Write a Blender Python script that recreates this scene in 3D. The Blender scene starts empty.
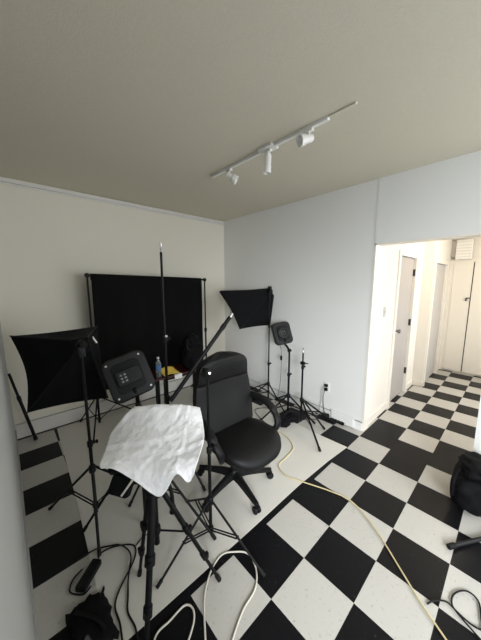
import bpy, bmesh, math, random
from mathutils import Vector, Matrix, noise
random.seed(7)
C = bpy.context.scene.collection
V = Vector
PI = math.pi
T = 0.3048
XR, YB, XL, H = 1.647, 2.464, -1.238, 2.676      # right wall, back wall, left wall, ceiling
XE = 4.90                                        # end of the hallway

# ---------------------------------------------------------------- materials
def mat(name, col, rough=.5, metal=0, bump=0, bscale=60, var=0, vscale=8, spec=.5, trans=0, sheen=0):
    m = bpy.data.materials.new(name); m.use_nodes = True
    nt = m.node_tree; b = nt.nodes['Principled BSDF']
    b.inputs['Base Color'].default_value = (*col, 1)
    b.inputs['Roughness'].default_value = rough
    b.inputs['Metallic'].default_value = metal
    b.inputs['Specular IOR Level'].default_value = spec
    if trans: b.inputs['Transmission Weight'].default_value = trans
    if sheen: b.inputs['Sheen Weight'].default_value = sheen
    tc = nt.nodes.new('ShaderNodeTexCoord')
    if var:
        n = nt.nodes.new('ShaderNodeTexNoise'); n.inputs['Scale'].default_value = vscale; n.inputs['Detail'].default_value = 5
        r = nt.nodes.new('ShaderNodeMapRange'); r.inputs['To Min'].default_value = 1 - var; r.inputs['To Max'].default_value = 1 + var
        x = nt.nodes.new('ShaderNodeVectorMath'); x.operation = 'SCALE'; x.inputs[0].default_value = col
        nt.links.new(tc.outputs['Object'], n.inputs['Vector']); nt.links.new(n.outputs['Fac'], r.inputs['Value'])
        nt.links.new(r.outputs['Result'], x.inputs['Scale']); nt.links.new(x.outputs['Vector'], b.inputs['Base Color'])
    if bump:
        n = nt.nodes.new('ShaderNodeTexNoise'); n.inputs['Scale'].default_value = bscale; n.inputs['Detail'].default_value = 4
        k = nt.nodes.new('ShaderNodeBump'); k.inputs['Strength'].default_value = bump; k.inputs['Distance'].default_value = .01
        nt.links.new(tc.outputs['Object'], n.inputs['Vector']); nt.links.new(n.outputs['Fac'], k.inputs['Height'])
        nt.links.new(k.outputs['Normal'], b.inputs['Normal'])
    return m

def vct(name, base, chip, chip2, rough, spec=.4):
    """vinyl composition tile: base colour with streaky chips and small marks"""
    m = bpy.data.materials.new(name); m.use_nodes = True
    nt = m.node_tree; b = nt.nodes['Principled BSDF']; L = nt.links.new
    b.inputs['Specular IOR Level'].default_value = spec
    tc = nt.nodes.new('ShaderNodeTexCoord')
    n1 = nt.nodes.new('ShaderNodeTexNoise'); n1.inputs['Scale'].default_value = 55; n1.inputs['Detail'].default_value = 6
    n2 = nt.nodes.new('ShaderNodeTexNoise'); n2.inputs['Scale'].default_value = 5; n2.inputs['Detail'].default_value = 3
    v = nt.nodes.new('ShaderNodeTexVoronoi'); v.inputs['Scale'].default_value = 16
    for n in (n1, n2, v): L(tc.outputs['Object'], n.inputs['Vector'])
    r1 = nt.nodes.new('ShaderNodeMapRange'); r1.inputs['From Min'].default_value = .60; r1.inputs['From Max'].default_value = .72
    L(n1.outputs['Fac'], r1.inputs['Value'])
    mx = nt.nodes.new('ShaderNodeMix'); mx.data_type = 'RGBA'
    mx.inputs['A'].default_value = (*base, 1); mx.inputs['B'].default_value = (*chip, 1)
    L(r1.outputs['Result'], mx.inputs['Factor'])
    r2 = nt.nodes.new('ShaderNodeMapRange'); r2.inputs['From Min'].default_value = .10; r2.inputs['From Max'].default_value = .05
    L(v.outputs['Distance'], r2.inputs['Value'])
    g = nt.nodes.new('ShaderNodeMath'); g.operation = 'MULTIPLY'; L(r2.outputs['Result'], g.inputs[0]); L(n2.outputs['Fac'], g.inputs[1])
    mx2 = nt.nodes.new('ShaderNodeMix'); mx2.data_type = 'RGBA'; mx2.inputs['B'].default_value = (*chip2, 1)
    L(mx.outputs['Result'], mx2.inputs['A']); L(g.outputs['Value'], mx2.inputs['Factor'])
    L(mx2.outputs['Result'], b.inputs['Base Color'])
    r3 = nt.nodes.new('ShaderNodeMapRange'); r3.inputs['To Min'].default_value = rough - .1; r3.inputs['To Max'].default_value = rough + .12
    L(n2.outputs['Fac'], r3.inputs['Value']); L(r3.outputs['Result'], b.inputs['Roughness'])
    k = nt.nodes.new('ShaderNodeBump'); k.inputs['Strength'].default_value = .05; k.inputs['Distance'].default_value = .005
    L(n2.outputs['Fac'], k.inputs['Height']); L(k.outputs['Normal'], b.inputs['Normal'])
    return m

M = dict(
    wall=mat('wall_paint', (.79, .755, .65), .7, bump=.08, bscale=110),
    rear=mat('rear_wall_low_bounce', (.30, .28, .24), .8),  # unseen wall darkened so it bounces less light to the left
    side=mat('wall_cool_daylight', (.80, .80, .775), .7, bump=.08, bscale=110),  # wall colour cooled, the daylight tint put into the paint
    left=mat('left_wall_shaded', (.40, .405, .39), .6, bump=.08, bscale=110),  # wall darkened: its shade is in the colour, which also cuts bounce
    ceil=mat('ceiling_texture', (.66, .62, .50), .9, bump=.22, bscale=150, var=.04, vscale=60),
    hall=mat('hall_paint', (.82, .78, .71), .6, bump=.06, bscale=90),
    trim=mat('trim_paint', (.74, .72, .68), .45),
    halltrim=mat('hall_trim_paint', (.84, .80, .72), .4),
    door=mat('door_paint', (.40, .375, .355), .45),
    cab=mat('hall_cabinet_paint', (.84, .80, .72), .45),
    wt=vct('white_tile', (.47, .455, .415), (.37, .35, .32), (.17, .16, .14), .36),
    bt=vct('black_tile', (.006, .006, .007), (.014, .014, .014), (.05, .05, .05), .36, .13),
    gap=mat('gap_dark', (.02, .018, .016), .8),
    vinyl=mat('white_vinyl', (.62, .60, .545), .5, bump=.05, bscale=6, var=.04, vscale=3),
    black=mat('black_metal', (.0045, .0045, .005), .42, spec=.18),
    plastic=mat('black_plastic', (.005, .005, .0055), .5, spec=.2),
    grey=mat('dark_grey_plastic', (.012, .012, .013), .5, spec=.28),
    rubber=mat('black_rubber', (.005, .005, .005), .75, spec=.3),
    fabric=mat('black_nylon', (.0035, .0035, .0045), .8, bump=.15, bscale=30, spec=.15),
    cloth=mat('black_cloth', (.0065, .0065, .0065), .95, bump=.1, bscale=200, spec=.1),
    leather=mat('black_leather', (.005, .005, .0052), .5, bump=.2, bscale=160, spec=.24),
    steel=mat('steel', (.62, .62, .62), .3, 1),
    chrome=mat('dark_chrome', (.25, .25, .26), .3, 1),
    white=mat('white_cotton', (.92, .92, .93), .85, bump=.9, bscale=22),
    wplastic=mat('white_plastic', (.80, .79, .75), .4),
    wgloss=mat('white_enamel', (.85, .84, .80), .3),
    red=mat('red_lacquer', (.055, .008, .008), .35, var=.1, vscale=10),
    yellow=mat('yellow_paper', (.85, .60, .10), .6),
    paper=mat('white_paper', (.82, .82, .80), .7),
    bottle=mat('clear_plastic', (.75, .85, .92), .08, trans=.85),
    blue=mat('blue_label', (.08, .20, .42), .4),
    tan=mat('tan_cable', (.50, .42, .28), .5),
    yel=mat('yellow_cable', (.58, .49, .27), .5),
    wcord=mat('white_cable', (.60, .57, .50), .5),
    screen=mat('diffuser_white', (.8, .8, .8), .5),
    hinge=mat('bronze_hinge', (.05, .04, .035), .4, .6),
    vent=mat('grey_vent', (.52, .50, .47), .6),
)

# ---------------------------------------------------------------- mesh helpers
class B:
    def __init__(s): s.bm = bmesh.new()
    def box(s, c, d, rot=None, bev=0):
        r = bmesh.ops.create_cube(s.bm, size=1); vs = r['verts']
        m = Matrix.Translation(V(c)) @ (rot.to_4x4() if rot else Matrix()) @ Matrix.Diagonal((*d, 1))
        bmesh.ops.transform(s.bm, matrix=m, verts=vs)
        if bev:
            es = list({e for v in vs for e in v.link_edges})
            bmesh.ops.bevel(s.bm, geom=es, offset=bev, segments=2, affect='EDGES', profile=.6)
        return s
    def b2(s, x0, x1, y0, y1, z0, z1, bev=0):
        return s.box(((x0+x1)/2, (y0+y1)/2, (z0+z1)/2), (abs(x1-x0), abs(y1-y0), abs(z1-z0)), bev=bev)
    def tube(s, pts, r, n=10, cap=True, flat=1):
        """tube through pts; r number or list"""
        P = [V(p) for p in pts]; R_ = r if isinstance(r, (list, tuple)) else [r]*len(P)
        rings = []; up = None
        for i, p in enumerate(P):
            t = (P[min(i+1, len(P)-1)] - P[max(i-1, 0)]).normalized()
            if up is None:
                up = V((0, 0, 1)) if abs(t.z) < .9 else V((1, 0, 0))
            x = t.cross(up).normalized(); y = x.cross(t).normalized(); up = y
            rings.append([s.bm.verts.new(p + x*math.cos(a)*R_[i] + y*math.sin(a)*R_[i]*flat) for a in [2*PI*k/n for k in range(n)]])
        for a, b in zip(rings, rings[1:]):
            for k in range(n):
                s.bm.faces.new((a[k], a[(k+1) % n], b[(k+1) % n], b[k]))
        if cap:
            s.bm.faces.new(rings[0][::-1]); s.bm.faces.new(rings[-1])
        return s
    def rod(s, a, b, r, r2=None, n=12): return s.tube([a, b], [r, r if r2 is None else r2], n)
    def lathe(s, prof, c=(0, 0, 0), axis=(0, 0, 1), n=24):
        q = V((0, 0, 1)).rotation_difference(V(axis).normalized()); c = V(c); rings = []
        for (r, z) in prof:
            rings.append([s.bm.verts.new(c + q @ V((r*math.cos(2*PI*k/n), r*math.sin(2*PI*k/n), z))) for k in range(n)])
        for a, b in zip(rings, rings[1:]):
            for k in range(n): s.bm.faces.new((a[k], a[(k+1) % n], b[(k+1) % n], b[k]))
        s.bm.faces.new(rings[0][::-1]); s.bm.faces.new(rings[-1])
        return s
    def grid(s, G):
        vs = [[s.bm.verts.new(V(p)) for p in row] for row in G]
        for a, b in zip(vs, vs[1:]):
            for k in range(len(a)-1): s.bm.faces.new((a[k], a[k+1], b[k+1], b[k]))
        return s
    def prism(s, poly, z0, z1):
        a = [s.bm.verts.new((x, y, z0)) for x, y in poly]; b = [s.bm.verts.new((x, y, z1)) for x, y in poly]
        n = len(a)
        for k in range(n): s.bm.faces.new((a[k], a[(k+1) % n], b[(k+1) % n], b[k]))
        s.bm.faces.new(a[::-1]); s.bm.faces.new(b)
        return s
    def xf(s, m):
        bmesh.ops.transform(s.bm, matrix=m, verts=s.bm.verts[:]); return s
    def build(s, name, m, parent=None, smooth=True, angle=40, loc=None):
        bmesh.ops.recalc_face_normals(s.bm, faces=s.bm.faces[:])
        me = bpy.data.meshes.new(name); s.bm.to_mesh(me); s.bm.free()
        ms = m if isinstance(m, list) else [m]
        for x in ms: me.materials.append(x)
        if smooth:
            me.polygons.foreach_set('use_smooth', [True]*len(me.polygons))
            try: me.set_sharp_from_angle(angle=math.radians(angle))
            except Exception: pass
        o = bpy.data.objects.new(name, me); C.objects.link(o)
        if parent: o.parent = parent
        if loc: o.location = loc
        return o

def spline(P, k=8):
    P = [V(p) for p in P]; out = []
    for i in range(len(P)-1):
        a = P[max(i-1, 0)]; b = P[i]; c = P[i+1]; d = P[min(i+2, len(P)-1)]
        for j in range(k):
            t = j/k
            out.append(.5*((2*b) + (c-a)*t + (2*a-5*b+4*c-d)*t*t + (3*b-a-3*c+d)*t**3))
    out.append(P[-1]); return out

def tag(o, label, cat, group=None, kind=None):
    if label: o['label'] = label
    if cat: o['category'] = cat
    if group: o['group'] = group
    if kind: o['kind'] = kind
    return o
def thing(name, label, cat, loc=(0, 0, 0), rz=0, group=None):
    o = bpy.data.objects.new(name, None); C.objects.link(o); o.empty_display_size = .1
    o.location = loc; o.rotation_euler = (0, 0, rz)
    return tag(o, label, cat, group)
def struct(o, label=None, cat=None):
    o['kind'] = 'structure'
    return tag(o, label, cat)
def subsurf(o, n=1):
    m = o.modifiers.new('s', 'SUBSURF'); m.levels = n; m.render_levels = n; return o
def solid(o, t, off=0):
    m = o.modifiers.new('t', 'SOLIDIFY'); m.thickness = t; m.offset = off; return o
def rotz(a): return Matrix.Rotation(a, 3, 'Z')
def frame(x, y):
    """3x3 with columns x, y, x cross y (orthonormalised)"""
    x = V(x).normalized(); y = V(y); y = (y - x*y.dot(x)).normalized(); z = x.cross(y)
    return Matrix((x, y, z)).transposed()

# ---------------------------------------------------------------- floor
def build_floor():
    bm = bmesh.new()
    def quad(x0, x1, y0, y1, mi):
        f = bm.faces.new([bm.verts.new(p) for p in ((x0, y0, 0), (x1, y0, 0), (x1, y1, 0), (x0, y1, 0))]); f.material_index = mi
    x_end, y_lo, y_hi = XE+.05, -3.35, YB+.1
    p = -4
    while p*T < 5*T - 1e-6:
        for q in range(-9, 11):
            y1, y0 = min(-q*T, y_hi), max(-(q+1)*T, y_lo)
            if y1 <= y0: continue
            quad(p*T if p > -4 else -1.6, (p+1)*T, y0, y1, 0 if (p+q) % 2 == 0 else 1)
        p += 1
    # dark threshold row under the opening
    xa, xb = 5*T, 5.80*T
    for q in range(-9, 11):
        y1, y0 = min(-q*T, y_hi), max(-(q+1)*T, y_lo)
        if y1 > y0: quad(xa, xb, y0, y1, 1 if q >= 0 else (0 if (5+q) % 2 == 0 else 1))
    # hallway rows
    for r in range(6, 17):
        x0, x1 = (r-.2)*T, min((r+.8)*T, x_end)
        if x1 <= x0: continue
        for q in range(-1, 11):
            y1, y0 = -q*T, max(-(q+1)*T, y_lo)
            if y1 > y0: quad(x0, x1, y0, y1, 1 if (r+q) % 2 == 0 else 0)
    me = bpy.data.meshes.new('floor'); bm.to_mesh(me); bm.free()
    me.materials.append(M['wt']); me.materials.append(M['bt'])
    o = bpy.data.objects.new('floor', me); C.objects.link(o)
    struct(o, 'black and white checkerboard tile floor', 'floor')
    s = B().b2(-1.6, x_end, y_lo, y_hi, -.1, -.004).build('floor_slab', M['gap'], o, smooth=False)
    return o
build_floor()

# ---------------------------------------------------------------- room shell
YO = -.895                      # near end of the hall opening
ZO = 2.055                      # height of the opening
YR = -3.25                      # wall behind the camera
TH = .13
ang = 0.0
struct(B().b2(XL-.12, XR+TH, YB, YB+.12, 0, H).build('wall_back', M['wall'], smooth=False), 'pale wall behind the black backdrop', 'wall')
wr = B()
wr.b2(XR, XR+TH, .03, YB+.02, 0, H)

wall_right = struct(wr.build('wall_right', M['side'], smooth=False), 'light grey wall with the outlet, left of the hall opening', 'wall')
hd = B(); hd.b2(XR-.004, XR+TH, YO, .03, ZO, H)
struct(hd.build('wall_header', M['side'], smooth=False), 'light grey wall above the hall opening', 'wall')
nr = B(); nr.b2(XR-.004, XR+TH, YR, YO, 0, H)
struct(nr.build('wall_near', M['side'], smooth=False), 'grey wall end at the right edge of the hall opening', 'wall')
WY0, WY1 = -3.05, -1.25
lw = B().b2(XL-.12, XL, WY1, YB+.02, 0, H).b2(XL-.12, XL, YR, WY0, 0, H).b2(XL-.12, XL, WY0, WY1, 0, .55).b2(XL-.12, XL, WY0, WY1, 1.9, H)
wf = B()
for y in (WY0+.02, (WY0+WY1)/2, WY1-.02): wf.b2(XL-.09, XL-.05, y-.02, y+.02, .55, 1.9)
for z in (.57, 1.88): wf.b2(XL-.09, XL-.05, WY0, WY1, z-.02, z+.02)
struct(wf.build('added_window_left', M['trim'], smooth=False), 'added white window frame in the left wall, out of view', 'window')  # unseen window added; its low top keeps light off the header
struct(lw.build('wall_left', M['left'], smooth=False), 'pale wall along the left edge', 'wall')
# rear wall with a wide window behind the camera
wb = B(); WX0, WX1, WZ0, WZ1 = .05, 1.5, .8, 2.35
wb.b2(XL-.12, WX0, YR-.12, YR, 0, H).b2(WX1, XR+TH, YR-.12, YR, 0, H).b2(WX0, WX1, YR-.12, YR, 0, WZ0).b2(WX0, WX1, YR-.12, YR, WZ1, H)
struct(wb.build('wall_rear', M['rear'], smooth=False), 'wall with the window', 'wall')
wf = B()
for x in (WX0+.02, (WX0+WX1)/2, WX1-.02): wf.b2(x-.02, x+.02, YR-.08, YR-.04, WZ0, WZ1)
for z in (WZ0+.02, WZ1-.02): wf.b2(WX0, WX1, YR-.08, YR-.04, z-.02, z+.02)
struct(wf.build('window_1', M['trim'], smooth=False), 'white window frame in the rear wall', 'window')
struct(B().b2(XL-.12, XR+TH, YR-.12, YB+.12, H, H+.1).build('ceiling', M['ceil'], smooth=False), 'textured beige ceiling', 'ceiling')

# crown strip along the back wall, with the ceiling shadow gap
cr = B(); cr.b2(XL, XR, YB-.018, YB, H-.045, H-.012).b2(XL, XR, YB-.010, YB, H-.065, H-.048)
struct(cr.build('trim_1', M['trim'], smooth=False), 'thin double ceiling moulding along the back wall', 'trim')
struct(B().b2(XL, XR, YB-.014, YB, 0.012, .17).b2(XL, XR, YB-.020, YB, .150, .17).build('baseboard_back', M['trim'], smooth=False), 'pale baseboard under the backdrop', 'baseboard')
struct(B().b2(XL, XR-.012, YB-.016, YB-.0005, .0, .012).build('gap_shade_strip', M['gap'], smooth=False), 'dark strip for the shaded gap under the back baseboard', 'trim')  # solid dark strip, shade of the gap put into its colour
struct(B().b2(XR-.014, XR, .03, YB-.02, 0, .10).b2(XR-.019, XR, .03, YB-.02, .085, .10).build('baseboard_right', M['side'], smooth=False), 'grey baseboard under the wall outlet', 'baseboard')
struct(B().b2(XL, XL+.008, YR, YB-.02, 0, .12).build('baseboard_left', M['left'], smooth=False), 'pale baseboard of the left wall', 'baseboard')
# white casing lining the opening
cs = B(); cs.b2(XR-.003, XR+TH+.004, .012, .03, 0, ZO).b2(XR-.003, XR+TH+.004, YO, .03, ZO-.016, ZO)
struct(cs.build('trim_3', M['halltrim'], smooth=False), 'white lining of the hall opening', 'trim')

# ---------------------------------------------------------------- hallway
HH = 2.46
YH1, YH2, XS = .035, -.105, 3.62        # hall wall, its jutting section and where it steps
YF = -1.45                               # far side of hall
hw = B(); D0, D1, DZ = 2.50, 3.20, 2.0
hw.b2(XR+TH, D0-.01, YH1, YH1+.1, 0, HH).b2(D1+.01, XS, YH1, YH1+.1, 0, HH).b2(D0-.01, D1+.01, YH1, YH1+.1, DZ+.01, HH)
struct(hw.build('wall_hall', M['hall'], smooth=False), 'cream hall wall with the grey door', 'wall')
E0, E1 = 3.66, 4.62
hw = B(); hw.b2(XS, E0, YH2, YH1+.1, 0, HH).b2(E1, XE+.05, YH2, YH1+.1, 0, HH).b2(E0, E1, YH2, YH1+.1, 2.0, HH)
struct(hw.build('wall_hall_far', M['hall'], smooth=False), 'cream hall wall jutting past the grey door', 'wall')
struct(B().b2(XE, XE+.1, YF-.1, YH1+.1, 0, HH).build('wall_hall_end', M['hall'], smooth=False), 'cream wall at the end of the hall', 'wall')
hs = B(); hs.b2(XR+TH, 2.3, YF-.1, YF, 0, HH).b2(4.3, XE+.1, YF-.1, YF, 0, HH).b2(2.3, 4.3, YF-.1, YF, 0, .3).b2(2.3, 4.3, YF-.1, YF, 2.2, HH)
struct(hs.build('wall_hall_side', M['hall'], smooth=False), 'cream wall on the far side of the hall', 'wall')
wf = B()
for x in (2.32, 3.3, 4.28): wf.b2(x-.02, x+.02, YF-.08, YF-.05, .3, 2.2)
for z in (.32, 2.18): wf.b2(2.3, 4.3, YF-.08, YF-.05, z-.02, z+.02)
struct(wf.build('added_window_hall', M['halltrim'], smooth=False), 'added white window frame in the hall, out of view', 'window')  # unseen window added to go with the hall area light
struct(B().b2(XR+TH, XE+.1, YF-.1, YH1+.1, HH, HH+.1).build('ceiling_hall', M['hall'], smooth=False), 'cream hall ceiling', 'ceiling')
struct(B().b2(XR+TH+.004, D0-.07, YH1-.012, YH1, 0, .09).b2(D1+.07, XS-.002, YH1-.012, YH1, 0, .09).build('baseboard_hall', M['halltrim'], smooth=False), 'cream hall baseboard', 'baseboard')
struct(B().b2(XS+.002, E0-.07, YH2-.0, YH2+.001, 0, .09).b2(XS-.012, XS, YH2-.01, YH1-.013, 0, .09).build('baseboard_hall_far', M['halltrim'], smooth=False), 'cream baseboard of the jutting hall wall', 'baseboard')

def door(name, x0, x1, y, z1, m, label, hinges, knob):
    r = thing(name, label, 'door', ((x0+x1)/2, y, 0)); r['kind'] = 'structure'
    cx = (x0+x1)/2; w = (x1-x0)/2
    B().b2(-w+.004, w-.004, .020, .055, .012, z1-.004, bev=.002).build('panel', m, r, smooth=False)
    f = B()
    for s in (-1, 1): f.b2(s*w, s*(w+.062), -.018, .0, 0, z1+.062)
    f.b2(-w, w, -.018, 0, z1, z1+.062)
    for s in (-1, 1): f.b2(s*w, s*(w+.012), -.0, .06, 0, z1)
    f.build('casing', M['halltrim'], r, smooth=False)
    if hinges:
        for z in (.34, 1.08, 1.80):
            B().b2(w-.012, w+.012, .002, .022, z-.045, z+.045).rod((w, .0, z-.05), (w, .0, z+.05), .007).build('hinge', M['hinge'], r)
    if knob:
        k = B().lathe([(.03, 0), (.03, .006), (.011, .010), (.011, .04), (.024, .048), (.029, .062), (.022, .076), (.004, .08)], (-w+.07, .020, 1.03), (0, -1, 0))
        k.build('door_knob', M['chrome'], r)
    return r
door('door_1', D0, D1, YH1, DZ, M['door'], 'flat grey hall door with dark hinges and a knob', True, True)
door('door_2', E0+.05, E1-.05, YH2, 1.96, M['vent'], 'narrow grey door in white casing near the hall end', False, False)

# tall cabinet doors filling the end wall
cb = thing('hall_closet', 'tall cream closet doors across the end of the hall', 'closet', (XE, -.7, 0))
for k, (y0, y1) in enumerate(((-.16, -.425), (-.44, -.90), (-.915, -1.40))):
    d = B().b2(-.028, -.001, y1+.7, y0+.7, .03, 2.02, bev=.003).build('door_panel', M['cab'], cb, smooth=False)
    if k == 0:
        B().box((-.042, y1+.7+.045, 1.36), (.028, .018, .055), bev=.004).box((-.042, y1+.7+.02, 1.385), (.03, .05, .014), bev=.003).build('latch', M['hinge'], d)
B().b2(-.012, -.001, -.70, .54, .03, 2.01).build('gap_backing', M['gap'], cb, smooth=False)
B().b2(-.02, -.0005, -.71, .595, 2.021, 2.07).b2(-.02, -.0005, .543, .595, .0, 2.02).build('casing', M['halltrim'], cb, smooth=False)
# white grooved box near the hall ceiling with a grey vent face at its side
vb = thing('wall_air_unit', 'white grooved box hanging by the hall ceiling', 'air unit', (XE, -.28, 2.06))
b = B().b2(-.16, -.022, -.12, .10, 0, .33, bev=.006)
b.build('housing', M['wgloss'], vb, smooth=False)
for k in range(6):
    B().b2(-.166, -.16, -.11, .09, .03+k*.05, .05+k*.05).build('front_slat', M['trim'], vb, smooth=False)
B().b2(-.10, -.022, .105, .19, .05, .32).build('side_panel', M['vent'], vb, smooth=False)
# light switch
ls = thing('light_switch', 'white switch plate on cream hall wall beside the grey door', 'switch', (2.09, YH1, 1.32))
B().b2(-.036, .036, -.006, 0, -.058, .058, bev=.003).build('plate', M['vent'], ls)
B().b2(-.006, .006, -.016, -.005, -.012, .014).build('toggle', M['vent'], ls)
cp = thing('ceiling_lamp', 'round white lamp on the hall ceiling', 'lamp', (3.2, -.75, HH))
B().lathe([(.15, 0), (.15, -.02), (.14, -.03)], n=32).build('base', M['wgloss'], cp)
B().lathe([(.135, -.03), (.12, -.07), (.07, -.095), (.001, -.10)], n=32).build('shade', M['wgloss'], cp)

# ---------------------------------------------------------------- white vinyl sheet on the floor
poly = [(-.885, 2.43), (-.93, 1.14), (-.958, .63), (-.985, .21), (-1.0, .05), (-.829, .046), (-.09, .042), (.45, .046), (.9, .030), (1.235, .004),
        (1.22, .35), (1.24, 1.2), (1.2, 2.44)]
struct_sheet = B().prism(poly, .0005, .003).build('floor_sheet', M['vinyl'], smooth=False)
tag(struct_sheet, 'white vinyl sheet spread on checkered floor under the chair', 'floor sheet')
# black tape edging where the sheet meets the tiles
edge = B().prism([(-1.0, -.001), (1.235, -.001), (1.235, .0035), (.9, .0295), (.45, .0455), (-.09, .0415), (-.829, .0455), (-1.0, .0495)], .0004, .0015).build('edge_tape', M['bt'], smooth=False)
tag(edge, 'black strip along the near edge of the white floor sheet', 'edge strip')

# ---------------------------------------------------------------- track light
tl = thing('track_light', 'white ceiling track with three spot heads', 'track light', (.39, .43, H))
B().b2(-.014, .014, .02, .65, -.020, 0, bev=.002).build('rail', M['wgloss'], tl, smooth=False)
B().b2(-.014, .014, -.55, -.12, -.020, 0, bev=.002).build('rail', M['wgloss'], tl, smooth=False)
B().b2(-.045, .045, -.12, .02, -.020, 0, bev=.004).build('feed_box', M['wplastic'], tl)
B().b2(-.012, .012, -.72, -.55, -.010, 0, bev=.002).build('raceway', M['ceil'], tl, smooth=False)
def head(y, d, ln, r):
    m = V((0, y, -.022)); j = m + V((0, 0, -.045))
    h = B().b2(-.014, .014, y-.03, y+.03, -.036, -.022, bev=.003).rod(m+V((0, 0, -.012)), j, .007).build('lamp_head', M['wgloss'], tl)
    d = V(d).normalized(); s = B()
    s.lathe([(.004, -.01), (.022, -.006), (.026, .01), (.026, ln*.55), (r, ln*.62), (r, ln), (r-.006, ln), (r-.008, ln-.02)], j + V((0, 0, -.008)) - d*.02, d)
    s.build('spot_shade', M['wgloss'], h)
    B().lathe([(r-.009, 0), (r-.012, .006), (.004, .010)], j + V((0, 0, -.008)) + d*(ln-.045), d).build('bulb', M['screen'], h)
head(.40, (.35, -.35, -.30), .095, .038)
head(-.055, (-.02, .05, -1), .13, .030)
head(-.41, (-.9, .35, -.35), .095, .036)

# ---------------------------------------------------------------- generic light stand (tripod)
def stand_parts(root, h, tips, hub, low, r=.011, sections=(), tip=True, spigot=.05, base=.03, leg_r=.0085):
    """parts of a light stand in local coords; tips are local (x, y) of the leg ends"""
    secs = [base] + list(sections) + [h]
    rr = r
    for k in range(len(secs)-1):
        B().rod((0, 0, secs[k]), (0, 0, secs[k+1]), rr).build('pole', M['black'], root)
        if k < len(secs)-2:
            z = secs[k+1]
            c = B().lathe([(rr+.004, -.025), (rr+.006, -.02), (rr+.006, .012), (rr+.002, .018)], (0, 0, z)).build('clamp_collar', M['plastic'], root)
            B().rod((rr, 0, z-.004), (rr+.03, 0, z-.004), .005).lathe([(.011, 0), (.013, .006), (.011, .014)], (rr+.022, 0, z-.004), (1, 0, 0), 10).build('knob', M['plastic'], c)
        rr *= .82
    if tip:
        B().lathe([(.008, 0), (.008, spigot*.35), (.0055, spigot*.42), (.0055, spigot*.6), (.008, spigot*.66), (.008, spigot)], (0, 0, h), n=12).build('spigot', M['steel'], root)
    B().lathe([(r+.006, -.03), (r+.010, -.024), (r+.010, .016), (r+.004, .024)], (0, 0, hub)).build('collar', M['plastic'], root)
    B().lathe([(r+.005, -.016), (r+.008, -.012), (r+.008, .012), (r+.004, .016)], (0, 0, low)).build('collar', M['plastic'], root)
    for (tx, ty) in tips:
        d = V((tx, ty, 0)).normalized(); a = V((0, 0, hub)) + d*(r+.008); e = V((tx, ty, .012))
        l = B().rod(a, e, leg_r).build('leg', M['black'], root)
        dd = (e-a).normalized()
        B().rod(e-dd*.035, e+dd*.004, leg_r+.003).build('rubber_foot', M['rubber'], l)
        mid = a.lerp(e, .52); s = V((-d.y, d.x, 0))*.009; p = V((0, 0, low)) + d*(r+.004)
        B().rod(p+s, mid+s, .0045, n=8).rod(p-s, mid-s, .0045, n=8).build('brace', M['black'], root)
def tips3(az, r): return [(math.cos(math.radians(az+120*k))*r, math.sin(math.radians(az+120*k))*r) for k in range(3)]

# left softbox stand
LS = V((-.868, .785, 0))
t = thing('light_stand', 'black tripod stand carrying the big softbox by the left wall', 'light stand', LS)
stand_parts(t, 1.235, [(-.225, .377), (.38, .10), (-.047, -.235)], .44, .165, sections=(.62, ), tip=False, base=.13)
# right softbox stand
RS = V((1.43, 1.24, 0))
t = thing('light_stand', 'tall black stand holding the small softbox up against the grey wall', 'light stand', RS)
stand_parts(t, 1.60, [(-.40, .18), (.10, .45), (-.14, -.42)], .26, .14, sections=(.55, 1.08), tip=False)
# right led stand
RP = V((1.355, .84, 0))
t = thing('light_stand', 'black stand under the small tilted LED panel by the grey wall', 'light stand', RP)
stand_parts(t, .82, [(-.42, .10), (.20, .36), (.02, -.38)], .24, .12, r=.014, sections=(.52,), tip=False, leg_r=.010)
# short bare stand
R3 = V((1.27, .585, 0))
t = thing('light_stand', 'short bare stand with a silver tip near the wall outlet', 'light stand', R3)
stand_parts(t, .87, [(-.303, -.432), (.082, -.263), (.288, -.283)], .30, .16, sections=(.70,), tip=True, spigot=.055, leg_r=.010)
B().box((0, 0, .745), (.035, .05, .035), bev=.006).rod((.0, -.02, .745), (0.03, -.05, .745), .006).build('bracket', M['plastic'], t)
# left led stand (legs spread under the cloth)
LP = V((-.62, .56, 0))
t = thing('light_stand', 'black stand behind the white cloth holding the large tilted LED panel', 'light stand', LP)
stand_parts(t, .87, [(-.328, .236), (.288, -.407), (.30, .38)], .62, .34, sections=(.66,), tip=False)
# tall bare stand behind the cloth
TS = V((-.252, .905, 0))
t = thing('light_stand', 'tallest thin bare stand rising behind the white cloth past the backdrop', 'light stand', TS)
stand_parts(t, 1.90, [(-.40, -.12), (.10, -.38), (.35, .25)], .45, .22, sections=(.70, 1.21), r=.014, tip=True, spigot=.07)
B().box((.0, -.012, 1.21), (.03, .035, .05), bev=.006).build('clamp_block', M['plastic'], t)
B().lathe([(.010, 0), (.010, .02), (.006, .024)], (0, -.03, 1.235), (-.5, -.8, .2), 12).build('screw', M['steel'], t)
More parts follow.
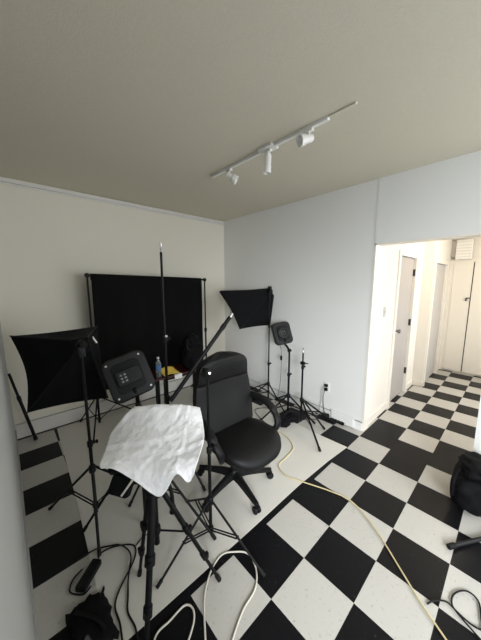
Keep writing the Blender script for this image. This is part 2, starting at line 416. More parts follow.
# boom stand in front of the chair
BS = V((-.33, .20, 0))
t = thing('boom_stand', 'black stand with a slanted boom arm just in front of the office chair', 'boom stand', BS)
stand_parts(t, 1.12, [(-.398, -.051), (.075, -.41), (.015, .33)], .26, .05, sections=(.62,), tip=False, r=.011, base=.015, leg_r=.007)
B().lathe([(.012, -.03), (.020, -.02), (.020, .02), (.012, .03)], (0, 0, 1.12), (0, 0, 1), 14).lathe([(.02, -.02), (.022, 0), (.02, .02)], (.02, .06, 1.10), (1, .3, .2), 14).rod((0, 0, 1.12), (.03, .08, 1.12), .012).build('boom_clamp', M['plastic'], t)
B().rod((.0, -.02, 1.13), (-.01, -.035, 1.133), .007).build('bolt', M['steel'], t)
a, e = V((-.072, .290, 1.432)) - BS, V((-.4815, .393, .925)) - BS
am = B().rod(a, e, .0135).build('boom_arm', M['black'], t)
u = (a-e).normalized()
B().rod(a, a+u*.018, .010).lathe([(.011, 0), (.011, .008), (.007, .012), (.007, .02)], a+u*.01, u, 12).build('arm_tip', M['steel'], am)
B().rod(a-u*.10, a-u*.065, .0165).build('arm_collar', M['plastic'], am)

# ---------------------------------------------------------------- softboxes
def softbox(name, label, corners, apex, attach, mid_in, thick=.05):
    """corners TL TR BR BL of the open front, apex = where the lamp housing sits"""
    cs = [V(c) for c in corners]; ap = V(apex); ctr = sum(cs, V())/4
    root = thing(name, label, 'softbox', ap)
    n = (cs[1]-cs[0]).cross(cs[3]-cs[0]).normalized()
    if n.dot(ctr-ap) < 0: n = -n
    # rim points with concave sides
    N = 10; rim = []
    for i in range(4):
        p, q = cs[i], cs[(i+1) % 4]
        for k in range(N):
            s = k/N; w = p.lerp(q, s); w += (ctr-w)*mid_in[i]*4*s*(1-s); rim.append(w)
    # small back square around the apex
    back = []
    x = (cs[1]-cs[0]).normalized(); y = (cs[0]-cs[3]).normalized()
    sq = [ap-x*thick+y*thick, ap+x*thick+y*thick, ap+x*thick-y*thick, ap-x*thick-y*thick]
    for i in range(4):
        for k in range(N): back.append(sq[i].lerp(sq[(i+1) % 4], k/N))
    b = B(); rings = []
    for j in range(9):
        s = j/8
        ring = []
        for k in range(4*N):
            p = back[k].lerp(rim[k], s)
            cornerness = abs((k % N)/N-.5)*2
            p += (ctr-p)*(.10*math.sin(PI*s)*(1-cornerness))
            ring.append(p)
        rings.append(ring)
    rings.append([p + n*.045 for p in rim])
    rings.append([p + n*.045 + (ctr-p)*.03 for p in rim])
    rings.append([p + n*.02 + (ctr-p)*.05 for p in rim])
    vr = [[b.bm.verts.new(p-ap) for p in r] for r in rings]
    for r0, r1 in zip(vr, vr[1:]):
        for k in range(4*N): b.bm.faces.new((r0[k], r0[(k+1) % (4*N)], r1[(k+1) % (4*N)], r1[k]))
    b.bm.faces.new(vr[0])
    b.build('fabric_shell', M['fabric'], root, angle=25)
    d = B(); vv = [d.bm.verts.new(p + n*.022 + (ctr-p)*.045 - ap) for p in rim]
    d.bm.faces.new(vv); d.build('diffuser', M['screen'], root, smooth=False)
    # rods along the seams
    for i in range(4):
        B().rod(sq[i]-ap, cs[i]-ap, .005, n=8).build('seam_rod', M['black'], root)
    # lamp housing and bracket to the stand
    back_dir = (ap-ctr).normalized()
    at = V(attach)-ap
    B().lathe([(.026, -.02), (.032, -.01), (.032, .03), (.024, .045), (.010, .048)], (0, 0, 0), back_dir, 20).build('lamp_housing', M['plastic'], root)
    B().rod(at, (back_dir*.045), .014).box(at, (.04, .04, .06), bev=.006).build('bracket', M['plastic'], root)
    return root
sb = softbox('softbox', 'big black softbox seen from behind, next to the left wall',
        [(-1.185, 1.383, 1.293), (-.658, 1.261, 1.319), (-.666, 1.077, .769), (-1.151, 1.195, .774)], (-.845, .92, 1.248), (-.868, .785, 1.235), (.03, .03, .05, .16))
B().rod((.10, .18, .04), (.135, .165, -.03), .007).build('strap', M['wplastic'], sb)
softbox('softbox', 'small black softbox raised on a tall stand against the grey wall',
        [(.892, 1.625, 1.557), (1.556, 1.363, 1.589), (1.515, 1.30, 1.077), (1.055, 1.407, 1.063)], (1.455, 1.27, 1.53), (1.43, 1.24, 1.585), (.03, .02, .04, .09), .045)

# ---------------------------------------------------------------- led panels
def rrect(w, h, r, n=6):
    out = []
    for (cx, cy, a0) in ((w/2-r, h/2-r, 0), (-w/2+r, h/2-r, 90), (-w/2+r, -h/2+r, 180), (w/2-r, -h/2+r, 270)):
        for k in range(n+1):
            a = math.radians(a0+90*k/n); out.append((cx+r*math.cos(a), cy+r*math.sin(a)))
    return out
def rr_slab(b, w, h, r, z0, z1, bev):
    L = []
    for (z, s) in ((z0, bev), (z0+bev, 0), (z1-bev, 0), (z1, bev)):
        L.append([b.bm.verts.new((x, y, z)) for x, y in rrect(w-2*s, h-2*s, max(r-s, .002))])
    n = len(L[0])
    for a, c in zip(L, L[1:]):
        for k in range(n): b.bm.faces.new((a[k], a[(k+1) % n], c[(k+1) % n], c[k]))
    b.bm.faces.new(L[0][::-1]); b.bm.faces.new(L[-1])
    return b
def led_panel(label, corners, foot, w, h, style):
    cs = [V(c) for c in corners]; ctr = sum(cs, V())/4
    fx = (cs[1]+cs[2]-cs[0]-cs[3]); fy = (cs[0]+cs[1]-cs[2]-cs[3])
    R_ = frame(fx, fy)                      # z axis = towards the viewer = back of the panel
    root = thing('led_panel', label, 'LED panel', ctr); root.rotation_euler = R_.to_euler()
    Ri = R_.transposed()
    rr_slab(B(), w, h, .055, -.05, 0, .012).build('housing', M['grey'], root)
    rr_slab(B(), w-.03, h-.03, .045, -.053, -.049, .001).build('diffuser', M['screen'], root)
    rr_slab(B(), w-.10, h-.10, .03, -.001, .006, .002).build('back_plate', M['plastic'], root)
    if style == 0:
        cbx = rr_slab(B(), .155, .105, .02, .004, .030, .006).build('control_box', M['grey'], root)
        for x in (-.045, -.02):
            for y in (-.022, 0, .022):
                B().box((x, y, .031), (.014, .012, .006), bev=.002).build('button', M['chrome'], cbx)
        for k in range(5): B().b2(.015, .06, -.032+k*.015, -.026+k*.015, .029, .034).build('fin', M['grey'], cbx, smooth=False)
        for x in (-1, 1):
            for y in (-1, 1): B().lathe([(.007, 0), (.007, .004), (.004, .005)], (x*(w/2-.035), y*(h/2-.035), 0), n=12).build('screw', M['steel'], root)
    else:
        cbx = B().lathe([(.075, 0), (.075, .012), (.068, .018), (.050, .018), (.048, .012), (.001, .012)], (0, 0, .004), n=32).build('control_ring', M['grey'], root)
        for x in (-.024, 0, .024):
            for y in (-.016, .016): B().box((x, y, .013), (.014, .022, .006), bev=.002).build('button', M['chrome'], cbx)
    f = Ri @ (V(foot)-ctr)
    B().tube([f, f.lerp(V((0, -h/2+.02, -.02)), .55), V((0, -h/2+.0, -.025)), V((0, -h/2+.06, .012))], [.014, .013, .013, .011]).box(f, (.034, .034, .05), bev=.005).build('yoke', M['plastic'], root)
    return root
led_panel('large tilted black LED panel seen from behind, left of the bottle', [(-.741, .805, 1.127), (-.513, .745, 1.193), (-.489, .647, .942), (-.712, .696, .872)], LP+V((0, 0, .88)), .285, .305, 0)
lp2 = led_panel('smaller black LED panel facing the wall corner right of the small softbox', [(1.264, 1.067, 1.159), (1.491, .959, 1.186), (1.486, .853, .911), (1.241, .96, .869)], RP+V((0, 0, .83)), .25, .285, 1)

# ---------------------------------------------------------------- backdrop on its stand
bs = thing('backdrop_stand', 'black backdrop frame of two poles and a crossbar at the back wall', 'backdrop stand', (.28, 2.203, 0))
for s, x in ((-1, -.775), (1, .775)):
    B().rod((x, 0, .02), (x, 0, .95), .0125).build('pole', M['black'], bs)
    zt = 1.745 if s < 0 else 1.708
    B().rod((x, 0, .95), (x, 0, zt-.005), .010).build('pole', M['black'], bs)
    B().lathe([(.017, -.03), (.02, -.02), (.02, .02), (.014, .03)], (x, 0, .95)).build('clamp_collar', M['plastic'], bs)
    B().lathe([(.017, -.03), (.02, -.02), (.02, .02), (.014, .03)], (x, 0, .34)).build('collar', M['plastic'], bs)
    B().lathe([(.017, -.015), (.02, 0), (.017, .015)], (x, 0, .06)).build('collar', M['plastic'], bs)
    B().box((x, 0, zt), (.035, .03, .05), bev=.006).build('top_bracket', M['plastic'], bs)
    for a in (248, 8, 128):
        d = V((math.cos(math.radians(a)), math.sin(math.radians(a)), 0)); rr_ = .42 if a != 128 else .26
        e = V((x, 0, .012)) + d*rr_
        l = B().rod(V((x, 0, .34))+d*.018, e, .0085).build('leg', M['black'], bs)
        B().rod(e-d*.03+V((0, 0, .022)), e, .0115).build('rubber_foot', M['rubber'], l)
        B().rod(V((x, 0, .06))+d*.018, V((x, 0, .18))+d*rr_*.5, .005, n=8).build('brace', M['black'], bs)
B().rod((-.80, 0, 1.747), (.80, 0, 1.708), .013).build('crossbar', M['black'], bs)
G = []
for j in range(25):
    z = 1.765 - j/24*1.36
    row = []
    for i in range(61):
        u = i/60; x = -.462 + u*1.45
        y = 2.183 + .010*math.sin(u*19+j*.03) *min(1, j/5) + .006*math.sin(u*47+1)*min(1, j/8) + .012*noise.noise((u*3, z*2, 0))*(j/24)
        if j == 0: y = 2.186
        row.append((x, y, z))
    G.append(row)
# wrap over the bar and a short fall behind
G = [[(p[0], 2.222, 1.70) for p in G[0]], [(p[0], 2.220, 1.755) for p in G[0]], [(p[0], 2.203, 1.768) for p in G[0]]] + G
G = [[(p[0], p[1], p[2] - .0244*(p[0]+.425)-.004) for p in r] for r in G]
o = solid(B().grid(G).build('backdrop_cloth', M['cloth'], angle=180), .004)
o['kind'] = 'thing'
tag(o, 'plain black cloth backdrop hanging from the crossbar', 'backdrop')

# rod leaning in the left corner
a, e = V((-1.085, 2.32, .012)), V((-1.235, 2.385, .80)); u = (e-a).normalized()
lr = thing('leaning_pole', 'black pole with a silver tip leaning in the left wall corner', 'pole', a)
B().rod((0, 0, 0), (e-a)*.62, .015).rod((e-a)*.60, (e-a)*.95, .012).build('tube', M['black'], lr)
B().rod((e-a)*.95, (e-a), .008).build('silver_tip', M['steel'], lr)
B().rod((e-a)*.57, (e-a)*.63, .018).build('collar', M['plastic'], lr)
B().rod(-u*.005, u*.03, .018).build('rubber_foot', M['rubber'], lr)

# ---------------------------------------------------------------- red side table with its things
tb = thing('side_table', 'low dark red side table in front of the black backdrop', 'table', (.26, 1.84, 0))
B().b2(-.30, .52, -.12, .24, .530, .55, bev=.004).build('table_top', M['red'], tb, smooth=False)
for x in (-.10, .46):
    for y in (-.06, .18): B().b2(x-.022, x+.022, y-.022, y+.022, 0, .530, bev=.003).build('leg', M['plastic'], tb, smooth=False)
B().b2(-.10, .46, .165, .195, .47, .530).b2(-.10, .46, -.075, -.045, .49, .530).build('apron', M['plastic'], tb, smooth=False)
bt = thing('water_bottle', 'clear water bottle with a blue label on the red table', 'bottle', (.085, 1.80, .55))
B().lathe([(.028, 0), (.032, .006), (.032, .05), (.029, .06), (.032, .07), (.032, .155), (.026, .185), (.012, .21), (.012, .225)]).build('body', M['bottle'], bt)
B().lathe([(.0325, .075), (.0328, .08), (.0328, .145), (.0325, .15)]).build('label_band', M['blue'], bt)
B().lathe([(.014, .222), (.015, .226), (.015, .242), (.012, .245)], n=16).build('cap', M['wplastic'], bt)
G = []
for j in range(7):
    row = []
    for i in range(9):
        u, v = i/8, j/6
        row.append((-.10+.20*u-.02*v, -.05+.13*v, .004+.055*v*v+.012*math.sin(PI*u)+.004*math.sin(7*u+4*v)))
    G.append(row)
yp = solid(B().grid(G).build('yellow_pouch', M['yellow'], angle=180, loc=(.235, 1.80, .552)), .006)
tag(yp, 'crumpled yellow pouch lying on the red table beside the bottle', 'pouch')
wc = B().box((0, -.0025, .0), (.10, .002, .06), bev=.0008).box((0, .012, .031), (.10, .03, .002), bev=.0008).build('paper_card', M['paper'], loc=(.30, 1.7195, .5205))
tag(wc, 'small folded white card hanging over the edge of the red table', 'card')
def blob(name, c, size, seed, m, amp=.12, freq=2.2, n=3, sq=2.6, parent=None, flat=True):
    b = B(); bmesh.ops.create_icosphere(b.bm, subdivisions=n+1, radius=1)
    for v in b.bm.verts:
        p = v.co.copy(); L = (abs(p.x)**sq+abs(p.y)**sq+abs(p.z)**sq)**(1/sq); p /= L
        k = 1 + amp*noise.fractal(p*freq+V((seed, seed*2, 0)), 1, 2, 3)
        v.co = V((p.x*size[0]*k, p.y*size[1]*k, p.z*size[2]*k))
        if flat and v.co.z < -size[2]*.93: v.co.z = -size[2]*.93
    o = b.build(name, m, parent, angle=180); o.location = V(c)+V((0, 0, size[2]*.93)); return o
bg = thing('camera_bag', 'slumped black bag on the red table behind the office chair', 'bag', (.555, 1.80, .551))
blob('body', (0, 0, 0), (.15, .11, .19), 3, M['fabric'], .16, parent=bg)
blob('flap', (-.02, -.02, .29), (.10, .085, .08), 5, M['fabric'], .2, parent=bg)
B().tube(spline([(-.10, -.08, .24), (-.11, -.06, .38), (-.02, -.02, .46), (.06, .02, .42), (.09, .02, .30)]), .011).build('handle', M['plastic'], bg)

# ---------------------------------------------------------------- office chair
ch = thing('office_chair', 'black leather office chair with curved arms on the white floor sheet', 'office chair', (.066, .417, 0), math.radians(0))
# five-star base
for k in range(5):
    a = math.radians(-28+72*k); d = V((math.cos(a), math.sin(a), 0)); s = V((-d.y, d.x, 0))
    l = B()
    sec = [(.03, .115, .030, .030), (.10, .112, .027, .024), (.20, .098, .022, .019), (.29, .083, .018, .015), (.325, .080, .014, .013)]
    rings = [[l.bm.verts.new(d*r + s*w*cx + V((0, 0, z+hh*cz))) for cx, cz in ((-1, -1), (1, -1), (.8, .6), (.3, 1), (-.3, 1), (-.8, .6))] for r, z, w, hh in sec]
    for p, q in zip(rings, rings[1:]):
        for i in range(6): l.bm.faces.new((p[i], p[(i+1) % 6], q[(i+1) % 6], q[i]))
    l.bm.faces.new(rings[0][::-1]); l.bm.faces.new(rings[-1])
    arm = l.build('base_arm', M['plastic'], ch)
    p = d*.315
    c = B()
    for sg in (-1, 1): c.lathe([(.010, -.011), (.026, -.009), (.029, 0), (.026, .009), (.010, .011)], p+V((0, 0, .029))+s*.015*sg, s, 18)
    c.rod(p+V((0, 0, .03)), p+V((0, 0, .08)), .008).box(p+V((0, 0, .046))+d*.004, (.034, .02, .02), rot=rotz(a), bev=.005)
    c.build('caster', M['plastic'], arm)
B().lathe([(.03, .085), (.046, .09), (.046, .135), (.034, .15)]).build('hub', M['plastic'], ch)
B().lathe([(.030, .15), (.028, .25), (.020, .255), (.020, .40)]).build('gas_lift', M['plastic'], ch)
B().box((0, .01, .405), (.20, .26, .035), bev=.01).rod((.08, -.05, .40), (.25, -.06, .395), .006).box((.27, -.06, .395), (.05, .02, .012), bev=.004).build('tilt_mechanism', M['plastic'], ch)
# seat: lofted superellipse cushion, front towards -Y with a waterfall edge
def cushion(cx, cy, cz, w, d, h, e=3.0, front=.05, n=40, rings=12):
    b = B(); L = []
    for j in range(rings+1):
        t = -PI/2 + PI*j/rings
        zz = math.sin(t)*h/2; k = max(math.cos(t), 0)**.45
        ring = []
        for i in range(n):
            a = 2*PI*i/n
            ca, sa = math.cos(a), math.sin(a)
            x = math.copysign(abs(ca)**(2/e), ca)*w/2*k; y = math.copysign(abs(sa)**(2/e), sa)*d/2*k
            f = max(0, -(y/(d/2)))**3
            z = zz - front*f + .018*(x/(w/2))**2*(1 if zz > 0 else 0)
            x *= 1 - .06*max(0, y/(d/2)) - .10*f
            ring.append(b.bm.verts.new((cx+x, cy+y, cz+z)))
        L.append(ring)
    for p, q in zip(L, L[1:]):
        for i in range(n): b.bm.faces.new((p[i], p[(i+1) % n], q[(i+1) % n], q[i]))
    b.bm.faces.new(L[0][::-1]); b.bm.faces.new(L[-1])
    bmesh.ops.remove_doubles(b.bm, verts=b.bm.verts[:], dist=1e-5)
    return b
st = cushion(0, -.12, .465, .53, .52, .115).build('seat', M['leather'], ch, angle=180)
B().box((0, -.06, .428), (.36, .34, .03), bev=.012).build('seat_pan', M['plastic'], ch)
# backrest: (u across, v up)
def back_pt(u, v, side):
    # width profile: narrow waist, wide shoulders, rounded top
    w = .245 + .040*math.sin(PI*min(v/.75, 1)*.9) - .010*v
    if v > .80: w *= math.sqrt(max(1-((v-.80)/.205)**2.4, 0.02))*.99
    if v < .10: w *= .86+.14*math.sqrt(max(1-((.10-v)/.10)**2, 0))
    x = u*w
    z = .46 + v*.64
    y = .085 + .10*v + .035*math.sin(v*PI*1.15) * (1 if v < .87 else .9) - .045*(1-u*u)*0 + .035*u*u*-1
    edge = (1-abs(u)**3.2)*min(1, (1.0-v)/.06+.12)*min(1, v/.05+.15)
    t = .022 + .044*edge
    if side > 0: t += .006*math.sin(v*PI*2.6)*(1-u*u)
    return V((x, y + (-t if side > 0 else t*.8), z))
def back_panel(v0, v1, name, extra=0):
    b = B(); nu, nv = 22, 26
    F = [[b.bm.verts.new(back_pt(-1+2*i/nu, v0+(v1-v0)*j/nv, 1)+V((0, -extra*max(0, math.sin(PI*j/nv))**.5, 0))) for i in range(nu+1)] for j in range(nv+1)]
    K = [[b.bm.verts.new(back_pt(-1+2*i/nu, v0+(v1-v0)*j/nv, -1)) for i in range(nu+1)] for j in range(nv+1)]
    for W in (F, K):
        for j in range(nv):
            for i in range(nu): b.bm.faces.new((W[j][i], W[j][i+1], W[j+1][i+1], W[j+1][i]))
    for j in range(nv):
        for i in (0, nu): b.bm.faces.new((F[j][i], F[j+1][i], K[j+1][i], K[j][i]))
    for j in (0, nv):
        for i in range(nu): b.bm.faces.new((F[j][i], F[j][i+1], K[j][i+1], K[j][i]))
    return b.build(name, M['leather'], ch, angle=60)
back_panel(0, .66, 'backrest', .012)
back_panel(.665, 1.0, 'headrest_panel', .016)
B().tube([back_pt(-1+2*i/20, .66-.02*(1-(-1+i/10)**2), 1)+V((0, -.002, 0)) for i in range(21)], .0045, 8).build('piping', M['leather'], ch)
B().tube(spline([(0, .10, .40), (0, .16, .43), (0, .175, .55), (0, .20, .72)]), .03, 10, flat=.35).build('back_bracket', M['plastic'], ch)
for s in (-1, 1):
    P = spline([(s*.23, .17, .66), (s*.285, .10, .67), (s*.31, -.02, .66), (s*.315, -.13, .615), (s*.305, -.20, .545), (s*.28, -.20, .48), (s*.24, -.15, .43), (s*.15, -.10, .422)], 6)
    n = len(P)
    B().tube(P, [.020+.010*math.sin(PI*i/(n-1)) for i in range(n)], 12, flat=.75).build('armrest', M['plastic'], ch)
    B().tube([P[i]+V((0, 0, .016)) for i in range(4, int(n*.52))], [.020]+[.031]*(int(n*.52)-6)+[.020], 12, flat=.6).build('arm_pad', M['leather'], ch)

# ---------------------------------------------------------------- video tripod with a covered tray, white cloth on top
VT = V((-.715, .15, 0))
vt = thing('camera_tripod', 'thick black camera tripod standing under the white cloth', 'tripod', VT)
B().rod((0, 0, .28), (0, 0, .68), .014).build('centre_column', M['black'], vt)
B().lathe([(.03, 0), (.045, .01), (.045, .05), (.03, .07)], (0, 0, .57)).build('crown', M['plastic'], vt)
for (tx, ty), r0 in zip(((-.178, -.240), (.259, -.20), (-.060, .129)), (.0185, .0135, .013)):
    d = V((tx, ty, 0)).normalized(); a = V((0, 0, .60))+d*.035; e = V((tx, ty, .012)); q = a.lerp(e, .42); w = a.lerp(e, .72)
    l = B().rod(a, q, r0).rod(q, w, r0*.8).rod(w, e, r0*.64).build('leg', M['black'], vt)
    u = (e-a).normalized()
    for p, k in ((q, 1.35), (w, 1.12)): B().rod(p-u*.022, p+u*.02, r0*k).box(p+u*0+d*r0*k, (.02, .02, .035), bev=.004).build('leg_lock', M['plastic'], l)
    B().rod(e-u*.03, e+u*.006, r0*.9).build('rubber_foot', M['rubber'], l)
    B().rod((0, 0, .36), a.lerp(e, .45), .005, n=8).build('spreader', M['black'], vt)
B().lathe([(.018, -.02), (.022, -.01), (.022, .02), (.018, .03)], (0, 0, .36)).build('spreader_collar', M['plastic'], vt)
B().tube(spline([(.03, .01, .64), (.07, -.03, .60), (.075, -.05, .50), (.07, -.05, .455)]), [.010]*17+[.015]*8, 10).build('pan_handle', M['plastic'], vt)
# tray: flat panel carried by the head, following the slope of the cloth
R_ = frame((.50, -.46, .02), (.28, .31, .17))
ty = rr_slab(B(), .44, .34, .02, -.045, -.012, .005)
ty.xf(Matrix.Translation(V((-.635, .255, .800))-VT) @ R_.to_4x4())
ty.build('tray', M['plastic'], vt)
B().rod((0, 0, .66), V((-.665, .215, .755))-VT, .02).build('tray_mount', M['plastic'], vt)
b = B().tube([V((-.828, .118, .742))-VT, V((-.876, .142, .670))-VT], [.005, .005], 8).build('light_strap', M['wcord'], vt)
b = rr_slab(B(), .11, .09, .02, -.015, .015, .005); b.xf(Matrix.Translation(V((-.855, .205, .672))-VT) @ frame((.4, -.5, -.1), (.4, .3, .8)).to_4x4())
b.build('hanging_pouch', M['fabric'], vt)

rows = [[[-.667,.526,.893],[-.616,.481,.903],[-.56,.431,.912],[-.505,.381,.911],[-.451,.33,.911],[-.405,.287,.905],[-.361,.244,.893]],
[[-.799,.494,.809],[-.728,.433,.832],[-.654,.368,.849],[-.585,.305,.855],[-.52,.246,.855],[-.464,.195,.86],[-.409,.142,.849]],
[[-.868,.387,.782],[-.80,.326,.792],[-.732,.265,.798],[-.665,.203,.797],[-.598,.142,.803],[-.538,.088,.808],[-.476,.036,.834]],
[[-.921,.296,.772],[-.859,.239,.772],[-.798,.179,.752],[-.735,.117,.732],[-.666,.059,.762],[-.606,.006,.771],[-.556,-.034,.801]],
[[-.926,.259,.769],[-.877,.213,.764],[-.814,.144,.711],[-.729,.051,.634],[-.661,.009,.739],[-.622,-.034,.701],[-.596,-.049,.744]]]
# add a fall at the back
rows = [[[p[0]+.02, p[1]+.025, p[2]-.07] for p in rows[0]]] + rows
def refine(R0, k):
    A = [spline(r, k) for r in R0]
    cols = [spline([A[j][i] for j in range(len(A))], k) for i in range(len(A[0]))]
    return [[cols[i][j] for i in range(len(cols))] for j in range(len(cols[0]))]
S = refine(rows, 9); nj, ni = len(S), len(S[0])
for j in range(nj):
    for i in range(ni):
        u, v = i/(ni-1), j/(nj-1)
        w = noise.noise((u*5+3, v*4, 1))*.004 + noise.noise((u*11, v*14+u*5, 4))*.004 + noise.noise((u*23, v*15-u*8, 9))*.002
        # long creases
        for (a0, b0, c0, am) in ((.9, .43, .72, .005), (-.35, .94, .42, .008), (.2, .98, .80, .008), (.75, .66, .98, .006), (-.6, .8, .12, .006), (.1, 1., .58, .007), (-.2, .98, .30, .007), (.97, .2, .86, .005), (.05, 1, .68, .006)):
            dd = a0*u + b0*v - c0 + .05*noise.noise((u*3, v*3, c0*9)); w += .7*am*math.exp(-(dd/.013)**2) - am*.35*math.exp(-((dd-.03)/.02)**2)
        S[j][i] = S[j][i] + V((-.25, -.35, .9))*(w*.9+.004)
o = solid(B().grid(S).build('cloth_cover', M['white'], angle=180), .0025)
tag(o, 'creased white cloth draped over the camera tripod', 'cloth')

# ---------------------------------------------------------------- cords and small things on the floor
def cord(name, pts, r, m, label, cat, zc=None):
    P = [(p[0], p[1], (p[2] if len(p) > 2 else r+.004)) for p in pts]
    return tag(B().tube(spline(P, 8), r, 8).build(name, m, angle=180), label, cat)
cord('extension_cord', [(.62, .98), (.78, .84), (.90, .69), (.925, .55), (.822, .372), (.640, .325), (.510, .305), (.455, .18), (.50, .05), (.582, -.162), (.608, -.328), (.508, -.53), (.355, -.723), (.256, -.844), (.175, -.962), (.06, -1.13)], .0047, M['yel'],
     'long yellowish extension cord snaking past the chair over the tiles', 'cord')
cord('white_cord', [(-.90, -.16), (-.827, -.037), (-.744, -.026), (-.66, -.022), (-.635, -.06), (-.66, -.11), (-.73, -.16)], .0048, M['wcord'], 'short white cord loop beside the thick tripod foot', 'cord')
cord('white_cord', [(-.66, -.21), (-.605, -.12), (-.57, -.07), (-.53, -.03), (-.452, .022), (-.36, .044), (-.29, .003), (-.239, -.061), (-.263, -.152), (-.338, -.218), (-.451, -.242), (-.557, -.286), (-.66, -.34)], .0048, M['wcord'], 'long white cord arching around the boom stand leg on black tile', 'cord')
cord('black_cord', [(.272, -.872), (.315, -.893), (.356, -.937), (.343, -.985), (.332, -1.034), (.345, -1.075), (.397, -1.069), (.484, -1.05), (.496, -1.001), (.431, -.959), (.363, -.96), (.328, -1.004), (.30, -1.059), (.26, -1.14)], .004, M['rubber'],
     'thin black cord looped on the tiles beside the black backpack', 'cord')
# left cables with the adapter
ad = B().box((0, 0, .019), (.055, .15, .034), bev=.006).build('power_adapter', M['plastic'], loc=(-.990, .462, .003)); ad.rotation_euler = (0, 0, math.radians(-48))
tag(ad, 'black power adapter brick on the floor near the left wall', 'power adapter')
cord('black_cord', [(-.925, .535), (-.90, .56), (-.84, .55), (-.76, .50), (-.735, .45), (-.77, .38), (-.88, .284), (-.925, .22), (-.93, .13), (-.95, .02)], .0045, M['rubber'], 'black cord curving from the power adapter towards the near tripod foot', 'cord')
cord('black_cord', [(-1.02, .60, .018), (-.93, .60, .018), (-.86, .565, .018), (-.80, .52, .018), (-.775, .42, .018), (-.83, .30, .016), (-.86, .22), (-.885, .15), (-.88, .06), (-.90, -.03)], .0045, M['rubber'], 'black cord with a wavy bend right of the power adapter cord', 'cord')
cord('black_cord', [(-.995, .405), (-1.03, .39), (-1.065, .42), (-1.085, .46), (-1.06, .51), (-1.01, .535)], .004, M['rubber'], 'short black lead bent back from the power adapter end', 'cord')
cord('black_cord', [(-.55, .62, .02), (-.66, .50, .012), (-.73, .45, .02), (-.72, .38, .12), (-.66, .30, .22), (-.70, .24, .40), (-.72, .20, .60)], .003, M['rubber'], 'thin black cord rising from the floor up to the covered tray', 'cord')
# torn black bag at the bottom left
bb = thing('duffel_bag', 'ragged black bag on the tiles at the lower left corner', 'bag', (-1.035, .215, 0))
G = []
for j in range(15):
    row = []
    for i in range(15):
        u, v = i/14-.5, j/14-.5
        e = max(0, 1-(abs(u)*2)**3)*max(0, 1-(abs(v)*2)**3)
        row.append((u*.17+.018*noise.noise((u*9, v*9, 2)), v*.26+.03*noise.noise((u*11, v*5, 7)), .006+.040*e**.5+.012*noise.noise((u*8, v*8, 5))*e))
    G.append(row)
solid(B().grid(G).build('body', M['fabric'], bb, angle=180), .006)
B().tube(spline([(-.05, .08, .045), (-.02, .03, .062), (.02, -.03, .062), (.04, -.08, .045)]), .009, 8).build('strap', M['plastic'], bb)
B().rod((-.03, -.06, .05), (-.02, -.11, .045), .010).build('buckle', M['chrome'], bb)

# backpack against the wall end at the right
bp = thing('backpack', 'bulging black backpack slumped on the floor by the right wall end', 'backpack', (1.33, -.975, 0)); bp.rotation_euler = (0, 0, math.radians(10))
blob('body', (0, 0, 0), (.19, .15, .155), 11, M['fabric'], .14, 2.0, parent=bp)
blob('front_pocket', (-.15, .055, .01), (.085, .11, .12), 14, M['fabric'], .16, 2.2, parent=bp)
blob('top_flap', (-.02, 0, .225), (.17, .13, .06), 17, M['fabric'], .22, 2.5, parent=bp, flat=False)
B().tube(spline([(-.10, .14, .28), (-.17, .17, .22), (-.19, .17, .12), (-.15, .15, .03)]), .014, 8, flat=.5).build('shoulder_strap', M['fabric'], bp)
fs = thing('folded_stand', 'folded black stand lying on the tiles in front of the backpack', 'stand', (.722, -.897, .017))
d = V((.85, -.52, 0)).normalized()
B().rod((0, 0, 0), d*.62, .012).build('pole', M['grey'], fs)
B().rod(-d*.012, d*.035, .016).build('rubber_foot', M['rubber'], fs)
B().rod(d*.33, d*.39, .0165).build('collar', M['plastic'], fs)

# clutter under the right stands
sg = thing('sandbag', 'saddle shaped black sandbag between the stand legs by the grey wall', 'sandbag', (1.16, .71, 0))
for s in (-1, 1): blob('pouch', (s*.08, 0, .003), (.075, .09, .045), 20+s, M['fabric'], .15, 2.5, parent=sg)
B().tube(spline([(-.10, 0, .09), (-.04, 0, .125), (.04, 0, .125), (.10, 0, .09)]), .014, 8, flat=.5).build('handle', M['plastic'], sg)
o = B().box((0, 0, .02), (.30, .12, .035), bev=.008).build('flat_case', M['plastic'], loc=(1.28, 1.52, .003)); o.rotation_euler = (0, 0, -.4)
tag(o, 'flat black case on the floor under the small softbox', 'case')
o = B().box((0, 0, .03), (.09, .07, .055), bev=.008).box((.0, 0, .06), (.05, .03, .012), bev=.003).build('power_adapter', M['plastic'], loc=(1.575, .44, .003)); o.rotation_euler = (0, 0, .1)
tag(o, 'square black adapter on the floor below the wall outlet', 'power adapter')
ps = thing('power_strip', 'long black power strip lying along the grey baseboard', 'power strip', (1.60, .30, .003), math.radians(90))
B().box((0, 0, .014), (.17, .036, .026), bev=.005).build('body', M['plastic'], ps)
for k in range(4): B().lathe([(.016, 0), (.016, .003), (.012, .0035)], (-.06+k*.04, 0, .0275), n=16).build('socket', M['grey'], ps)
cord('black_cord', [(.98, .70), (.96, .84), (1.0, 1.0), (1.10, 1.18), (1.24, 1.12), (1.26, 1.00), (1.18, .97)], .004, M['rubber'], 'black cord coiled on the sheet under the small LED panel', 'cord')
cord('black_cord', [(1.53, .44, .04), (1.47, .50, .012), (1.43, .56, .008), (1.37, .60, .008), (1.32, .61, .008)], .004, M['rubber'], 'black cord from the square adapter to the short bare stand', 'cord')
cord('black_cord', [(1.445, 1.225, 1.06), (1.455, 1.14, .96), (1.475, 1.07, .80), (1.48, 1.06, .62), (1.475, 1.07, .30), (1.47, 1.13, .02), (1.42, 1.16, .008)], .003, M['rubber'], 'thin black lead hanging down from the small softbox', 'cord')
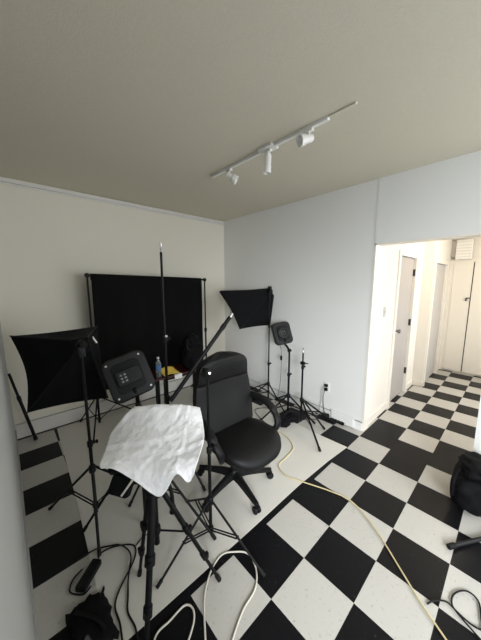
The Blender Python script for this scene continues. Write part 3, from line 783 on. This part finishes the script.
o = B().box((0, 0, 0), (.022, .022, .06), bev=.005).build('cord_switch', M['plastic'], loc=(1.478, 1.062, .66))
tag(o, 'small inline switch on the lead hanging from the small softbox', 'switch')
rg = thing('wall_register', 'grey louvred vent low on the wall right of the outlet', 'vent', (XR-.019, .25, .012))
B().b2(-.012, -.0005, -.14, .14, 0, .115, bev=.002).build('frame', M['side'], rg, smooth=False)
for k in range(9): B().b2(-.016, -.012, -.12+k*.03-.009, -.12+k*.03+.009, .015, .10).build('louvre', M['side'], rg, smooth=False)
# outlets
ol = thing('wall_outlet', 'wall outlet with two plugs on the grey wall near the hall opening', 'outlet', (XR, .475, .385))
B().b2(-.006, 0, -.037, .037, -.06, .06, bev=.003).build('cover_plate', M['wplastic'], ol)
for z in (.022, -.026): B().b2(-.035, -.006, -.018, .018, z-.017, z+.017, bev=.005).build('plug', M['plastic'], ol)
cord('outlet_cord', [(XR-.03, .475, .36), (XR-.045, .49, .30), (XR-.03, .50, .20), (XR-.035, .485, .10), (XR-.06, .46, .07)], .0035, M['rubber'], 'dark cord from the wall outlet to the square adapter', 'cord')
cord('outlet_cord', [(XR-.03, .475, .405), (XR-.05, .51, .34), (XR-.03, .525, .20), (XR-.04, .54, .10), (XR-.05, .55, .008), (XR-.06, .60, .006)], .0035, M['vent'], 'pale grey cord from the wall outlet down to the floor', 'cord')
ol = thing('wall_outlet', 'small outlet with a black plug behind the chair back near the corner', 'outlet', (XR, 2.03, .29))
B().b2(-.006, 0, -.037, .037, -.06, .06, bev=.003).build('cover_plate', M['wplastic'], ol)
B().b2(-.045, -.006, -.035, .03, -.035, .012, bev=.005).rod((-.03, 0, .0), (-.03, .01, .10), .008).build('plug', M['plastic'], ol)

# ---------------------------------------------------------------- camera
cd = bpy.data.cameras.new('camera'); cam = bpy.data.objects.new('camera', cd); C.objects.link(cam)
Rw = Matrix(((.7356, -.6774, -.0019), (.0986, .1043, .9896), (.6702, .7282, -.1435)))   # right, up, forward
m = Matrix((Rw[0], Rw[1], -V(Rw[2]))).transposed().to_4x4(); m.translation = V((-1.1942, -1.0346, 1.6632))
cam.matrix_world = m
cd.sensor_fit = 'HORIZONTAL'; cd.sensor_width = 36; cd.lens = 36*257.36/481; cd.clip_start = .02
bpy.context.scene.camera = cam

# ---------------------------------------------------------------- light
W = bpy.data.worlds.new('sky'); bpy.context.scene.world = W; W.use_nodes = True
W.node_tree.nodes['Background'].inputs['Color'].default_value = (.62, .76, 1, 1)
W.node_tree.nodes['Background'].inputs['Strength'].default_value = 1.0
def area(name, loc, rot, sx, sy, e, col, spread=180):
    l = bpy.data.lights.new(name, 'AREA'); l.shape = 'RECTANGLE'; l.size = sx; l.size_y = sy; l.energy = e; l.color = col
    o = bpy.data.objects.new(name, l); C.objects.link(o); o.location = loc; o.rotation_euler = rot; l.spread = math.radians(spread); return o
# added light aimed through the added left window, kept off the header
p0 = V((XL-1.3, -3.3, 2.05)); dr = V((1.6, .9, .75)) - p0
area('added_side_light', p0, dr.to_track_quat('-Z', 'Z').to_euler(), 1.5, 1.3, 250, (.95, .975, 1))
area('window_daylight', ((WX0+WX1)/2, YR-.03, (WZ0+WZ1)/2), (math.radians(90), 0, 0), WX1-WX0, WZ1-WZ0, 42, (.96, .98, 1))
area('added_hall_light', (3.3, YF-.02, 1.25), (math.radians(90), 0, 0), 2.0, 1.9, 17, (1, .93, .80))  # added to brighten the hall wall evenly from out of view
pl = bpy.data.lights.new('hall_bulb', 'POINT'); pl.energy = 13; pl.color = (1, .86, .66); pl.shadow_soft_size = .14
po = bpy.data.objects.new('hall_bulb', pl); C.objects.link(po); po.location = (3.2, -.75, HH-.22)

sc = bpy.context.scene
sc.view_settings.view_transform = 'Standard'; sc.view_settings.look = 'None'
sc.view_settings.gamma = 1; sc.view_settings.use_curve_mapping = False
sc.view_settings.exposure = .54
